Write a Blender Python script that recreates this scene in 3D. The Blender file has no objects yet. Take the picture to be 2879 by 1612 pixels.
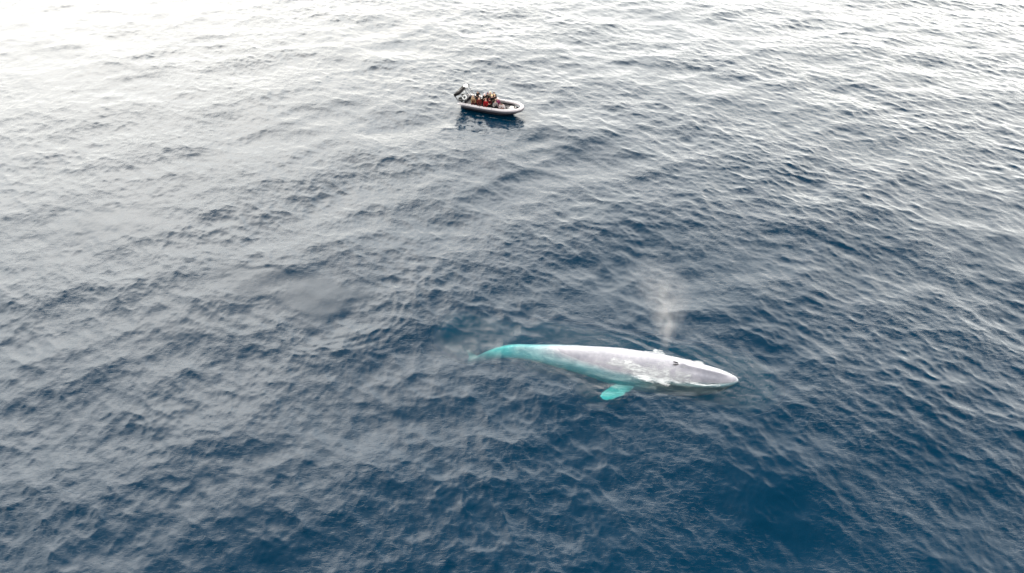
import bpy, bmesh, math, random
import numpy as np
from mathutils import Vector, Matrix, Euler, Quaternion

# ------------------------------------------------------------------ camera, world, sun
R = math.radians
sc = bpy.context.scene
COL = sc.collection
cam_d = bpy.data.cameras.new('camera')
cam = bpy.data.objects.new('camera', cam_d)
COL.objects.link(cam)
cam.location = (0, 0, 43)
cam.rotation_euler = (R(90 - 42), 0, 0)
cam_d.sensor_width = 36
cam_d.lens = 23.46
cam_d.clip_end = 20000
sc.camera = cam

SUN_AZ, SUN_EL = R(-30), R(42)          # azimuth from +Y towards +X
sun_dir = Vector((math.sin(SUN_AZ) * math.cos(SUN_EL), math.cos(SUN_AZ) * math.cos(SUN_EL), math.sin(SUN_EL)))
world = bpy.data.worlds.new('World')
sc.world = world
world.use_nodes = True
nt = world.node_tree
nt.nodes.clear()
N = nt.nodes.new
L = nt.links.new


def wmath(op, a=None, b=None, c=None):
    n = N('ShaderNodeMath')
    n.operation = op
    for i, v in enumerate((a, b, c)):
        if v is None:
            continue
        if isinstance(v, (int, float)):
            n.inputs[i].default_value = v
        else:
            L(v, n.inputs[i])
    return n.outputs[0]


tc = N('ShaderNodeTexCoord')
sky = N('ShaderNodeTexSky')
sky.sky_type = 'NISHITA'
sky.sun_disc = False
sky.sun_elevation = SUN_EL
sky.sun_rotation = SUN_AZ
sky.dust_density = 4.0
bg_sky = N('ShaderNodeBackground')
L(sky.outputs[0], bg_sky.inputs[0])
bg_sky.inputs[1].default_value = 0.055
# overcast cloud layer, brighter where the sun stands behind it
dot = N('ShaderNodeVectorMath'); dot.operation = 'DOT_PRODUCT'
L(tc.outputs['Generated'], dot.inputs[0])
dot.inputs[1].default_value = sun_dir
dmax = wmath('MAXIMUM', dot.outputs['Value'], 0.0)
glow_w = wmath('POWER', dmax, 7.0)
glow_n = wmath('POWER', dmax, 11.0)
sep = N('ShaderNodeSeparateXYZ')
L(tc.outputs['Generated'], sep.inputs[0])
zz = wmath('MAXIMUM', sep.outputs['Z'], 0.0)
mrz = N('ShaderNodeMapRange'); mrz.interpolation_type = 'SMOOTHSTEP'
mrz.inputs['From Min'].default_value = 0.52; mrz.inputs['From Max'].default_value = 0.86
mrz.inputs['To Min'].default_value = 1.0; mrz.inputs['To Max'].default_value = 0.0
L(zz, mrz.inputs['Value'])
# the thick bright cloud bank stands ahead and to the left, thinner behind and to the right
side = wmath('MULTIPLY_ADD', wmath('MULTIPLY', sep.outputs['X'], wmath('SUBTRACT', zz, 0.38)), -1.0, wmath('MULTIPLY_ADD', sep.outputs['Y'], 0.40, 0.60))
side = wmath('MAXIMUM', side, 0.12)
mrl = N('ShaderNodeMapRange'); mrl.interpolation_type = 'SMOOTHSTEP'
mrl.inputs['From Min'].default_value = 0.15; mrl.inputs['From Max'].default_value = 0.5
mrl.inputs['To Min'].default_value = 0.9; mrl.inputs['To Max'].default_value = 1.0
L(zz, mrl.inputs['Value'])
hor = wmath('MULTIPLY', wmath('MULTIPLY', mrz.outputs[0], side), mrl.outputs[0])
noi = N('ShaderNodeTexNoise')
mp = N('ShaderNodeMapping')
mp.inputs['Scale'].default_value = (1, 1, 2.6)
L(tc.outputs['Generated'], mp.inputs[0])
L(mp.outputs[0], noi.inputs['Vector'])
noi.inputs['Scale'].default_value = 1.7
noi.inputs['Detail'].default_value = 3
noi.inputs['Roughness'].default_value = 0.55
ramp = N('ShaderNodeValToRGB')
ramp.color_ramp.elements[0].position = 0.32
ramp.color_ramp.elements[0].color = (0.90, 0.90, 0.865, 1)
ramp.color_ramp.elements[1].position = 0.68
ramp.color_ramp.elements[1].color = (1.0, 0.95, 0.855, 1)
L(noi.outputs['Fac'], ramp.inputs[0])
bg_cl = N('ShaderNodeBackground')
L(ramp.outputs[0], bg_cl.inputs[0])
# strength = zenith + horizon brightening + glow round the veiled sun
s1 = wmath('MULTIPLY_ADD', hor, 8.3, 0.04)
s2 = wmath('MULTIPLY_ADD', wmath('MULTIPLY', glow_w, zz), 1.3, s1)
s3 = wmath('MULTIPLY_ADD', wmath('MULTIPLY', glow_n, zz), 2.4, s2)
L(s3, bg_cl.inputs[1])
add = N('ShaderNodeAddShader')
L(bg_sky.outputs[0], add.inputs[0]); L(bg_cl.outputs[0], add.inputs[1])
wo = N('ShaderNodeOutputWorld')
L(add.outputs[0], wo.inputs[0])

sun_l = bpy.data.lights.new('sun', 'SUN')
sun_l.energy = 0.5
sun_l.angle = R(40)
sun_l.color = (1.0, 0.95, 0.88)
sun = bpy.data.objects.new('sun', sun_l)
COL.objects.link(sun)
sun.rotation_euler = sun_dir.to_track_quat('Z', 'Y').to_euler()
sun.location = (-60, 60, 80)

sc.view_settings.view_transform = 'Standard'
sc.view_settings.look = 'None'
sc.view_settings.exposure = 0.0
sc.view_settings.gamma = 1.0
sc.render.engine = 'CYCLES'
cy = sc.cycles
cy.use_denoising = True
cy.max_bounces = 8
cy.volume_bounces = 1
cy.transparent_max_bounces = 12
cy.diffuse_bounces = 2
cy.glossy_bounces = 3
cy.caustics_reflective = False
cy.caustics_refractive = False
cy.sample_clamp_indirect = 4.0

# ------------------------------------------------------------------ helpers
rng = random.Random(7)


def tag(o, label=None, cat=None, group=None, kind=None):
    if label: o['label'] = label
    if cat: o['category'] = cat
    if group: o['group'] = group
    if kind: o['kind'] = kind
    return o


def new_mat(name):
    m = bpy.data.materials.new(name)
    m.use_nodes = True
    return m


def mat(name, col, rough=0.6, var=0.12, scale=6.0, metallic=0.0, bump=0.0, spec=0.5):
    m = new_mat(name)
    t = m.node_tree
    b = t.nodes['Principled BSDF']
    b.inputs['Roughness'].default_value = rough
    b.inputs['Metallic'].default_value = metallic
    b.inputs['Specular IOR Level'].default_value = spec
    c = t.nodes.new('ShaderNodeTexCoord')
    n = t.nodes.new('ShaderNodeTexNoise')
    n.inputs['Scale'].default_value = scale
    n.inputs['Detail'].default_value = 5
    t.links.new(c.outputs['Object'], n.inputs['Vector'])
    r = t.nodes.new('ShaderNodeValToRGB')
    r.color_ramp.elements[0].position = 0.3
    r.color_ramp.elements[1].position = 0.7
    r.color_ramp.elements[0].color = tuple(max(0, v * (1 - var)) for v in col) + (1,)
    r.color_ramp.elements[1].color = tuple(min(1, v * (1 + var)) for v in col) + (1,)
    t.links.new(n.outputs['Fac'], r.inputs[0])
    t.links.new(r.outputs[0], b.inputs['Base Color'])
    if bump:
        bp = t.nodes.new('ShaderNodeBump')
        bp.inputs['Strength'].default_value = bump
        bp.inputs['Distance'].default_value = 0.02
        t.links.new(n.outputs['Fac'], bp.inputs['Height'])
        t.links.new(bp.outputs[0], b.inputs['Normal'])
    return m


def link(name, me, m=None, parent=None, smooth=True):
    me.name = name
    o = bpy.data.objects.new(name, me)
    COL.objects.link(o)
    if m is not None:
        me.materials.append(m)
    if smooth:
        me.polygons.foreach_set('use_smooth', [True] * len(me.polygons))
    if parent is not None:
        o.parent = parent
    return o


def obj(name, bm, m=None, parent=None, smooth=True):
    me = bpy.data.meshes.new(name)
    bmesh.ops.recalc_face_normals(bm, faces=bm.faces)
    bm.to_mesh(me)
    bm.free()
    return link(name, me, m, parent, smooth)


def grid_mesh(name, V, nu, nv, close_u=False, close_v=False):
    """V: (nu*nv,3) array, u major."""
    me = bpy.data.meshes.new(name)
    idx = np.arange(nu * nv).reshape(nu, nv)
    if close_u: idx = np.vstack([idx, idx[:1]])
    if close_v: idx = np.hstack([idx, idx[:, :1]])
    q = np.stack([idx[:-1, :-1], idx[1:, :-1], idx[1:, 1:], idx[:-1, 1:]], -1).reshape(-1, 4)
    mesh_quads(me, V, q)
    return me


def mesh_quads(me, V, q):
    me.vertices.add(len(V))
    me.vertices.foreach_set('co', np.asarray(V, dtype=np.float32).ravel())
    me.loops.add(q.size)
    me.loops.foreach_set('vertex_index', q.astype(np.int32).ravel())
    me.polygons.add(len(q))
    me.polygons.foreach_set('loop_start', np.arange(0, q.size, 4, dtype=np.int32))
    me.polygons.foreach_set('use_smooth', np.ones(len(q), dtype=bool))
    me.update(calc_edges=True)
    me.validate()


def tube(bm, pts, rad, seg=10, cap=True):
    pts = [Vector(p) for p in pts]
    if isinstance(rad, (int, float)): rad = [rad] * len(pts)
    rings = []
    up = None
    for i, p in enumerate(pts):
        d = (pts[min(i + 1, len(pts) - 1)] - pts[max(i - 1, 0)]).normalized()
        if up is None:
            up = d.orthogonal().normalized()
        up = (up - d * up.dot(d)).normalized()
        s = d.cross(up)
        rings.append([bm.verts.new(p + (up * math.cos(2 * math.pi * k / seg) + s * math.sin(2 * math.pi * k / seg)) * rad[i]) for k in range(seg)])
    for a, b in zip(rings, rings[1:]):
        for k in range(seg):
            bm.faces.new((a[k], a[(k + 1) % seg], b[(k + 1) % seg], b[k]))
    if cap:
        bm.faces.new(list(reversed(rings[0])))
        bm.faces.new(rings[-1])


def box(bm, c, s, rot=None, bev=0.0):
    r = bmesh.ops.create_cube(bm, size=1.0)
    vs = r['verts']
    bmesh.ops.scale(bm, vec=s, verts=vs)
    if bev:
        es = list({e for v in vs for e in v.link_edges})
        g = bmesh.ops.bevel(bm, geom=es, offset=bev, segments=2, affect='EDGES', profile=0.6)
        vs = list({v for f in g['faces'] for v in f.verts} | {v for v in vs if v.is_valid})
    M = Matrix.Translation(Vector(c))
    if rot is not None: M = M @ Euler(rot).to_matrix().to_4x4()
    bmesh.ops.transform(bm, matrix=M, verts=vs)


def ellip(bm, c, r, seg=12, rings=8, rot=None):
    g = bmesh.ops.create_uvsphere(bm, u_segments=seg, v_segments=rings, radius=1.0)
    vs = g['verts']
    M = Matrix.Translation(Vector(c))
    if rot is not None: M = M @ Euler(rot).to_matrix().to_4x4()
    M = M @ Matrix.Diagonal((r[0], r[1], r[2], 1))
    bmesh.ops.transform(bm, matrix=M, verts=vs)


def sstep(a, b, x):
    t = np.clip((x - a) / (b - a), 0, 1)
    return t * t * (3 - 2 * t)


# ------------------------------------------------------------------ the sea: a summed FFT wave field
def cascade(Lt, n, V, wdir, seed, lam_lo, lam_hi, iso, chop=1.0):
    g = 9.81
    r = np.random.default_rng(seed)
    k1 = np.fft.fftfreq(n, 1.0 / n) * 2 * np.pi / Lt
    kx, ky = np.meshgrid(k1, k1, indexing='ij')
    k = np.hypot(kx, ky); k[0, 0] = 1
    Lw = V * V / g
    cosf = (kx * math.cos(wdir) + ky * math.sin(wdir)) / k
    P = np.exp(-1 / (k * Lw) ** 2) / k ** 4 * (iso + (1 - iso) * cosf ** 4)
    lam = 2 * np.pi / k
    P *= (lam < lam_hi) & (lam > lam_lo)
    P[0, 0] = 0
    amp = np.sqrt(P) * (2 * np.pi / Lt)
    h = amp * (r.normal(size=(n, n)) + 1j * r.normal(size=(n, n)))
    H = np.fft.ifft2(h).real * n * n
    DX = np.fft.ifft2(-1j * kx / k * h).real * n * n * chop
    DY = np.fft.ifft2(-1j * ky / k * h).real * n * n * chop
    return H, DX, DY


def sample(F, Lt, n, x, y):
    u = (x / Lt * n) % n
    v = (y / Lt * n) % n
    i = np.floor(u).astype(int); j = np.floor(v).astype(int)
    fu = u - i; fv = v - j
    i %= n; j %= n
    i1 = (i + 1) % n; j1 = (j + 1) % n
    return (F[i, j] * (1 - fu) * (1 - fv) + F[i1, j] * fu * (1 - fv) + F[i, j1] * (1 - fu) * fv + F[i1, j1] * fu * fv)


WAVES = []      # (fields, tile, n, rotation, spacing limit, class)
for (Lt, n, seed, lo, hi, rot, lim, cl) in ((173.0, 512, 11, 2.4, 80, 0.0, 3.0, 0), (61.0, 1024, 5, 0.5, 2.4, 0.47, 0.6, 1), (23.0, 1024, 9, 0.12, 0.5, -0.62, 0.3, 2)):
    WAVES.append((cascade(Lt, n, 5.2, R(100) - rot, seed, lo, hi, 0.22), Lt, n, rot, lim, cl))
AMP = 0.05     # overall height of the spectrum
GAIN = (0.58, 0.85, 0.78)
CHOP = (1.45, 1.45, 1.2)

WH_A = np.array([18.8, 36.1]); WH_B = np.array([-4.5, 41.6])     # nose and tail of the whale on the plan
BT_C = np.array([-2.3, 83.4])


def ell(x, y, cx, cy, rx, ry, ang):
    c, s = math.cos(ang), math.sin(ang)
    u = ((x - cx) * c + (y - cy) * s) / rx
    v = (-(x - cx) * s + (y - cy) * c) / ry
    return np.hypot(u, v)


def seg_dist(x, y, a, b):
    d = b - a
    t = np.clip(((x - a[0]) * d[0] + (y - a[1]) * d[1]) / d.dot(d), 0, 1)
    return np.hypot(x - a[0] - t * d[0], y - a[1] - t * d[1])


def sea(x, y, spacing=0.1):
    """height and horizontal drift of the water at plan points"""
    x = np.asarray(x, float); y = np.asarray(y, float)
    H = np.zeros_like(x); DX = np.zeros_like(x); DY = np.zeros_like(x)
    wob = 0.22 * np.sin(x * 1.1 + 1.3 * np.sin(y * 0.7)) + 0.15 * np.sin(y * 2.3 + x * 0.6)
    dwh = seg_dist(x, y, WH_A, np.array([3.5, 39.8]))
    dbt = ell(x, y, BT_C[0], BT_C[1], 7.5, 4.2, R(-21))
    slick = np.clip(1 - sstep(0.55, 1.2, ell(x, y, -18.6, 46.2, 4.8, 3.5, R(-14)) + wob * 0.8), 0, 1)
    slick = np.maximum(slick, 0.75 * (1 - sstep(0.6, 1.2, ell(x, y, -24.5, 48.6, 5.5, 2.4, R(-8)) + wob)))
    slick = np.maximum(slick, 0.6 * (1 - sstep(0.5, 1.2, ell(x, y, -44, 58, 7.0, 3.6, R(0)) + wob)))
    # patches where gusts roughen or leave the water smoother
    gust = 0.5 + 0.5 * np.sin(x * 0.11 + 2.1 * np.sin(y * 0.06 + 0.4)) * np.sin(y * 0.13 - 1.7 * np.sin(x * 0.05 + 1.0))
    for (F, Lt, n, rot, lim, cl) in WAVES:
        c, s = math.cos(rot), math.sin(rot)
        u = x * c - y * s; v = x * s + y * c
        h, a, b = (sample(f, Lt, n, u, v) for f in F)
        w = np.clip(1.6 - np.asarray(spacing) / lim, 0, 1) * GAIN[cl]
        if cl == 0:
            w = w * (1 - 0.6 * (1 - sstep(1.5, 5.0, dwh))) * (1 - 0.7 * (1 - sstep(0.5, 1.3, dbt))) * (1 - 0.6 * slick)
        else:
            w = w * (1 - 0.4 * (1 - sstep(0.8, 2.6, dwh))) * (1 - 0.4 * (1 - sstep(0.6, 1.3, dbt))) * (1 - 0.85 * slick) * (0.6 + 0.65 * gust)
        H += h * w
        DX += (a * c + b * s) * w * CHOP[cl]
        DY += (-a * s + b * c) * w * CHOP[cl]
    H *= AMP; DX *= -AMP; DY *= -AMP
    # raised rim and ripple rings on the lower right of the slick
    e = ell(x, y, -18.6, 46.2, 4.6, 3.3, R(-14))
    side = np.clip(((x + 18.6) * 0.75 - (y - 46.2) * 0.66) / 6, 0, 1)
    H += 0.03 * np.exp(-((e - 1.3) / 0.25) ** 2) * side
    H += 0.014 * np.sin(e * 30 + wob * 4.0) * np.exp(-((e - 1.8) / 0.5) ** 2) * side * gust
    # bow ripples running back along both sides of the whale's head
    t = (x - 18.8) * -0.973 + (y - 36.1) * 0.23
    nrm = np.abs((x - 18.8) * 0.23 + (y - 36.1) * 0.973)
    q = nrm - 0.55 * np.clip(t, 0, 30) ** 0.75
    H += 0.022 * np.sin(q * 6.0 + wob * 3) * np.exp(-(q / 1.1) ** 2) * sstep(-0.5, 1.0, t) * (1 - sstep(9, 15, t))
    return H, DX, DY


def sea_z(x, y):
    return sea(x, y)[0]


def axis(segs):
    out = [segs[0][0]]
    for (a, b, s0, s1) in segs:
        p = a
        while p < b:
            f = (p - a) / (b - a)
            p += s0 + (s1 - s0) * f
            out.append(min(p, b))
            if p >= b: break
    return np.array(out)


xs_r = axis([(0, 46, 0.12, 0.13), (46, 110, 0.14, 0.22), (110, 160, 0.5, 4), (160, 4000, 5, 400)])
xs = np.concatenate([-xs_r[:0:-1], xs_r])
ys = axis([(-800, 0, 90, 2), (0, 17, 2, 0.2), (17, 66, 0.10, 0.13), (66, 132, 0.13, 0.2), (132, 260, 0.5, 6), (260, 6000, 8, 500)])
nx, ny = len(xs), len(ys)
X, Y = np.meshgrid(xs, ys, indexing='ij')
SP = np.maximum(np.gradient(xs)[:, None], np.gradient(ys)[None, :])
H, DX, DY = sea(X, Y, SP)
edge = np.zeros_like(H); edge[1:-1, 1:-1] = 1
V = np.stack([X + DX * edge, Y + DY * edge, H * edge], -1).reshape(-1, 3)
DEPTH = -70.0
cor = np.array([[xs[0], ys[0], DEPTH], [xs[-1], ys[0], DEPTH], [xs[-1], ys[-1], DEPTH], [xs[0], ys[-1], DEPTH]])
idx = np.arange(nx * ny).reshape(nx, ny)
q = np.stack([idx[:-1, :-1], idx[1:, :-1], idx[1:, 1:], idx[:-1, 1:]], -1).reshape(-1, 4)
nb = nx * ny
rim = lambda ids: np.vstack([V[ids] * [1, 1, 0] + [0, 0, DEPTH]])
sides = []
VV = [V]
off = nb
loops = []
for ids, flip in ((idx[:, 0], 0), (idx[-1, :], 0), (idx[::-1, -1], 0), (idx[0, ::-1], 0)):
    loops.append(ids[:-1])
ring = np.concatenate(loops)
VV.append(rim(ring))
low = off + np.arange(len(ring))
sides = np.stack([ring, low, np.roll(low, -1), np.roll(ring, -1)], -1)
q = np.vstack([q, sides])
V = np.vstack(VV)
me = bpy.data.meshes.new('sea_water')
me.vertices.add(len(V)); me.vertices.foreach_set('co', V.astype(np.float32).ravel())
nl = q.size + len(low)
me.loops.add(nl)
me.loops.foreach_set('vertex_index', np.concatenate([q.ravel(), low[::-1]]).astype(np.int32))
me.polygons.add(len(q) + 1)
me.polygons.foreach_set('loop_start', np.concatenate([np.arange(0, q.size, 4), [q.size]]).astype(np.int32))
me.polygons.foreach_set('use_smooth', np.ones(len(q) + 1, dtype=bool))
me.update(calc_edges=True)

m = new_mat('sea_water')
t = m.node_tree; t.nodes.clear()
n_ = t.nodes.new; l_ = t.links.new
out = n_('ShaderNodeOutputMaterial')
geo = n_('ShaderNodeNewGeometry')
tcw = n_('ShaderNodeTexCoord')
mpp = n_('ShaderNodeMapping'); mpp.inputs['Scale'].default_value = (0.6, 1.35, 1); mpp.inputs['Rotation'].default_value = (0, 0, R(12))
l_(tcw.outputs['Object'], mpp.inputs[0])
na = n_('ShaderNodeTexNoise'); na.inputs['Scale'].default_value = 3.2; na.inputs['Detail'].default_value = 5; na.inputs['Roughness'].default_value = 0.6
na.inputs['Distortion'].default_value = 0.6
l_(mpp.outputs[0], na.inputs['Vector'])
# the ripple bump dies out where the slicks are
bump = n_('ShaderNodeBump'); bump.inputs['Distance'].default_value = 0.055
bump.inputs['Strength'].default_value = 0.42
at = n_('ShaderNodeAttribute'); at.attribute_name = 'calm'
mlt = n_('ShaderNodeMath'); mlt.operation = 'MULTIPLY'
r_a = n_('ShaderNodeMath'); r_a.operation = 'MULTIPLY_ADD'; l_(na.outputs['Fac'], r_a.inputs[0]); r_a.inputs[1].default_value = 2.0; r_a.inputs[2].default_value = -1.0
r_b = n_('ShaderNodeMath'); r_b.operation = 'ABSOLUTE'; l_(r_a.outputs[0], r_b.inputs[0])
r_c = n_('ShaderNodeMath'); r_c.operation = 'MULTIPLY_ADD'; l_(r_b.outputs[0], r_c.inputs[0]); r_c.inputs[1].default_value = -1.0; l_(na.outputs['Fac'], r_c.inputs[2])
nbg = n_('ShaderNodeTexNoise'); nbg.inputs['Scale'].default_value = 0.13; nbg.inputs['Detail'].default_value = 3; l_(tcw.outputs['Object'], nbg.inputs['Vector'])
gmr = n_('ShaderNodeMapRange'); gmr.inputs['From Min'].default_value = 0.35; gmr.inputs['From Max'].default_value = 0.65; gmr.inputs['To Min'].default_value = 0.15; gmr.inputs['To Max'].default_value = 1.25
l_(nbg.outputs['Fac'], gmr.inputs['Value'])
gml = n_('ShaderNodeMath'); gml.operation = 'MULTIPLY'; l_(at.outputs['Fac'], gml.inputs[0]); l_(gmr.outputs[0], gml.inputs[1])
l_(gml.outputs[0], mlt.inputs[0]); l_(r_c.outputs[0], mlt.inputs[1])
l_(mlt.outputs[0], bump.inputs['Height'])
fr = n_('ShaderNodeFresnel'); fr.inputs['IOR'].default_value = 1.34
l_(bump.outputs[0], fr.inputs['Normal'])
mf = n_('ShaderNodeMix'); mf.data_type = 'FLOAT'
l_(geo.outputs['Backfacing'], mf.inputs[0]); l_(fr.outputs[0], mf.inputs[2]); mf.inputs[3].default_value = 0.04
gl = n_('ShaderNodeBsdfGlossy'); gl.inputs['Roughness'].default_value = 0.06
l_(bump.outputs[0], gl.inputs['Normal'])
tr = n_('ShaderNodeBsdfTransparent')
mx = n_('ShaderNodeMixShader')
# deep water reads as a solid dark blue body; over the whale, near the surface, one looks down into it
dfw = n_('ShaderNodeBsdfDiffuse'); dfw.inputs[0].default_value = (0.0003, 0.0165, 0.0375, 1)
atc = n_('ShaderNodeAttribute'); atc.attribute_name = 'clear'
mxb = n_('ShaderNodeMixShader')
mxc = n_('ShaderNodeMath'); mxc.operation = 'MAXIMUM'; l_(atc.outputs['Fac'], mxc.inputs[0]); l_(geo.outputs['Backfacing'], mxc.inputs[1])
l_(mxc.outputs[0], mxb.inputs[0]); l_(dfw.outputs[0], mxb.inputs[1]); l_(tr.outputs[0], mxb.inputs[2])
l_(mf.outputs[0], mx.inputs[0]); l_(mxb.outputs[0], mx.inputs[1]); l_(gl.outputs[0], mx.inputs[2])
l_(mx.outputs[0], out.inputs['Surface'])
vs = n_('ShaderNodeVolumeScatter'); va = n_('ShaderNodeVolumeAbsorption'); vad = n_('ShaderNodeAddShader')
# scatter coefficient = colour * density ; absorption = (1-colour) * density
vs.inputs['Color'].default_value = (0.05, 0.42, 1.0, 1); vs.inputs['Density'].default_value = 0.029
vs.inputs['Anisotropy'].default_value = 0.0
va.inputs['Color'].default_value = (0.0, 0.82, 0.80, 1); va.inputs['Density'].default_value = 0.62
l_(vs.outputs[0], vad.inputs[0]); l_(va.outputs[0], vad.inputs[1])
l_(vad.outputs[0], out.inputs['Volume'])
me.materials.append(m)
SEA = bpy.data.objects.new('sea_water', me)
COL.objects.link(SEA)
tag(SEA, 'deep blue open sea with small choppy waves and pale grey reflections', 'sea', kind='structure')
# calm attribute
slk = np.ones(len(V), dtype=np.float32)
xx = X.ravel(); yy = Y.ravel()
sl = 1 - sstep(0.55, 1.2, ell(xx, yy, -18.6, 46.2, 4.8, 3.5, R(-14)))
sl = np.maximum(sl, 0.8 * (1 - sstep(0.6, 1.2, ell(xx, yy, -24.5, 48.6, 5.5, 2.4, R(-8)))))
sl = np.maximum(sl, 0.7 * (1 - sstep(0.5, 1.2, ell(xx, yy, -44, 58, 7.0, 3.6, 0))))
slk[:nb] = (1 - 0.85 * sl)
a_ = me.attributes.new('calm', 'FLOAT', 'POINT'); a_.data.foreach_set('value', slk)

clr = np.zeros(len(V), dtype=np.float32)
clr[:nb] = np.maximum.reduce([1 - sstep(2.3, 3.9, seg_dist(xx, yy, WH_A, np.array([3.0, 39.9]))),
                              1 - sstep(1.4, 3.2, seg_dist(xx, yy, WH_A, WH_B)), 1 - sstep(1.6, 3.0, np.hypot(xx - 7.5, yy - 35.3)),
                              1 - sstep(1.5, 3.2, np.hypot(xx + 3.5, yy - 41.0))])
a_ = me.attributes.new('clear', 'FLOAT', 'POINT'); a_.data.foreach_set('value', clr)

bm = bmesh.new()
bmesh.ops.create_grid(bm, x_segments=8, y_segments=8, size=5000)
bmesh.ops.translate(bm, verts=bm.verts, vec=(0, 2000, DEPTH - 1.5))  # unseen opaque floor, added to stop world light coming up through the water
sb = obj('light_block_floor', bm, mat('light_block_dark', (0.03, 0.04, 0.05), 0.9))
tag(sb, 'unseen dark floor added far below the water to stop light from underneath', 'light_block_floor', kind='structure')

# ------------------------------------------------------------------ blue whale
m_skin = new_mat('whale_skin')
t = m_skin.node_tree; b = t.nodes['Principled BSDF']
c = t.nodes.new('ShaderNodeTexCoord')
v1 = t.nodes.new('ShaderNodeTexNoise'); v1.inputs['Scale'].default_value = 3.5; v1.inputs['Detail'].default_value = 8; v1.inputs['Roughness'].default_value = 0.7
v2 = t.nodes.new('ShaderNodeTexNoise'); v2.inputs['Scale'].default_value = 0.5; v2.inputs['Detail'].default_value = 3
t.links.new(c.outputs['Object'], v1.inputs['Vector']); t.links.new(c.outputs['Object'], v2.inputs['Vector'])
r1 = t.nodes.new('ShaderNodeValToRGB'); r1.color_ramp.elements[0].position = 0.35; r1.color_ramp.elements[1].position = 0.68
r1.color_ramp.elements[0].color = (0.20, 0.205, 0.24, 1); r1.color_ramp.elements[1].color = (0.275, 0.275, 0.31, 1)
t.links.new(v1.outputs['Fac'], r1.inputs[0])
r2 = t.nodes.new('ShaderNodeValToRGB'); r2.color_ramp.elements[0].position = 0.35; r2.color_ramp.elements[1].position = 0.65
r2.color_ramp.elements[0].color = (0.78, 0.79, 0.82, 1); r2.color_ramp.elements[1].color = (1.15, 1.13, 1.12, 1)
t.links.new(v2.outputs['Fac'], r2.inputs[0])
mm = t.nodes.new('ShaderNodeMix'); mm.data_type = 'RGBA'; mm.blend_type = 'MULTIPLY'; mm.inputs[0].default_value = 1
t.links.new(r1.outputs[0], mm.inputs[6]); t.links.new(r2.outputs[0], mm.inputs[7])
# the skin turns dark brownish grey towards the underside of the head
sp_ = t.nodes.new('ShaderNodeSeparateXYZ'); t.links.new(c.outputs['Object'], sp_.inputs[0])
def mr(sock, a_, b_):
    n = t.nodes.new('ShaderNodeMapRange'); n.interpolation_type = 'SMOOTHSTEP'
    n.inputs['From Min'].default_value = a_; n.inputs['From Max'].default_value = b_
    t.links.new(sock, n.inputs['Value']); return n.outputs[0]
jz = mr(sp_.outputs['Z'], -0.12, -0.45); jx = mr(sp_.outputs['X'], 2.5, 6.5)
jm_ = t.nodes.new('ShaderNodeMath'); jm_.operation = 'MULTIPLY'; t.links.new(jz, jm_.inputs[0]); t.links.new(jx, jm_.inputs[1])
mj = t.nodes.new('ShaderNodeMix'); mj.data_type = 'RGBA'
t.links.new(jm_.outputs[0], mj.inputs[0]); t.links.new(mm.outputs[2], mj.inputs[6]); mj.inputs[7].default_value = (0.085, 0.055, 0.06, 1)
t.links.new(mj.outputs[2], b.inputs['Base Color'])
b.inputs['Roughness'].default_value = 0.3
bp = t.nodes.new('ShaderNodeBump'); bp.inputs['Strength'].default_value = 0.25; bp.inputs['Distance'].default_value = 0.03
t.links.new(v1.outputs['Fac'], bp.inputs['Height']); t.links.new(bp.outputs[0], b.inputs['Normal'])

whale = bpy.data.objects.new('blue_whale', None)
COL.objects.link(whale)
tag(whale, 'pale grey blue whale swimming at the surface, its tail and flipper glowing turquoise under water', 'whale')
# local frame: origin mid body at the waterline, +X forward
WO = Vector((7.2, 38.9, 0)); WYAW = math.atan2(36.1 - 41.6, 18.8 + 4.5)
whale.location = WO; whale.rotation_euler = (0, 0, WYAW)
WLEN = 24.0
# s (m from tip), half width, top, bottom, sideways drift
PROF = np.array([
    (0.00, 0.03, 0.00, -0.12, 0), (0.15, 0.24, 0.09, -0.42, 0), (0.5, 0.44, 0.17, -0.8, 0), (1.2, 0.74, 0.30, -1.4, 0), (2.4, 1.06, 0.42, -2.1, 0),
    (4.2, 1.36, 0.56, -2.6, 0), (5.2, 1.48, 0.62, -2.75, 0), (7.5, 1.67, 0.62, -2.8, 0), (10, 1.72, 0.52, -2.6, 0), (12.5, 1.44, 0.27, -2.15, 0),
    (15, 1.12, -0.02, -1.85, 0), (17.5, 0.86, -0.38, -1.8, 0), (19.5, 0.76, -0.75, -2.15, 0), (21.3, 0.58, -1.7, -2.9, 0),
    (22.6, 0.36, -2.8, -3.7, 0), (23.6, 0.12, -3.8, -4.2, 0)])


def prof(s):
    r = []
    for k in range(1, 5):
        # smooth interpolation through the table
        xp, fp = PROF[:, 0], PROF[:, k]
        d = np.gradient(fp, xp)
        i = np.clip(np.searchsorted(xp, s) - 1, 0, len(xp) - 2)
        h = xp[i + 1] - xp[i]; u = (s - xp[i]) / h
        r.append((2 * u ** 3 - 3 * u ** 2 + 1) * fp[i] + (u ** 3 - 2 * u ** 2 + u) * h * d[i] + (-2 * u ** 3 + 3 * u ** 2) * fp[i + 1] + (u ** 3 - u ** 2) * h * d[i + 1])
    r[0] = np.where(s < 0.5, np.interp(s, [0, 0.04, 0.15, 0.3, 0.5], [0.03, 0.12, 0.24, 0.34, 0.44]), r[0])
    return r


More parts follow.
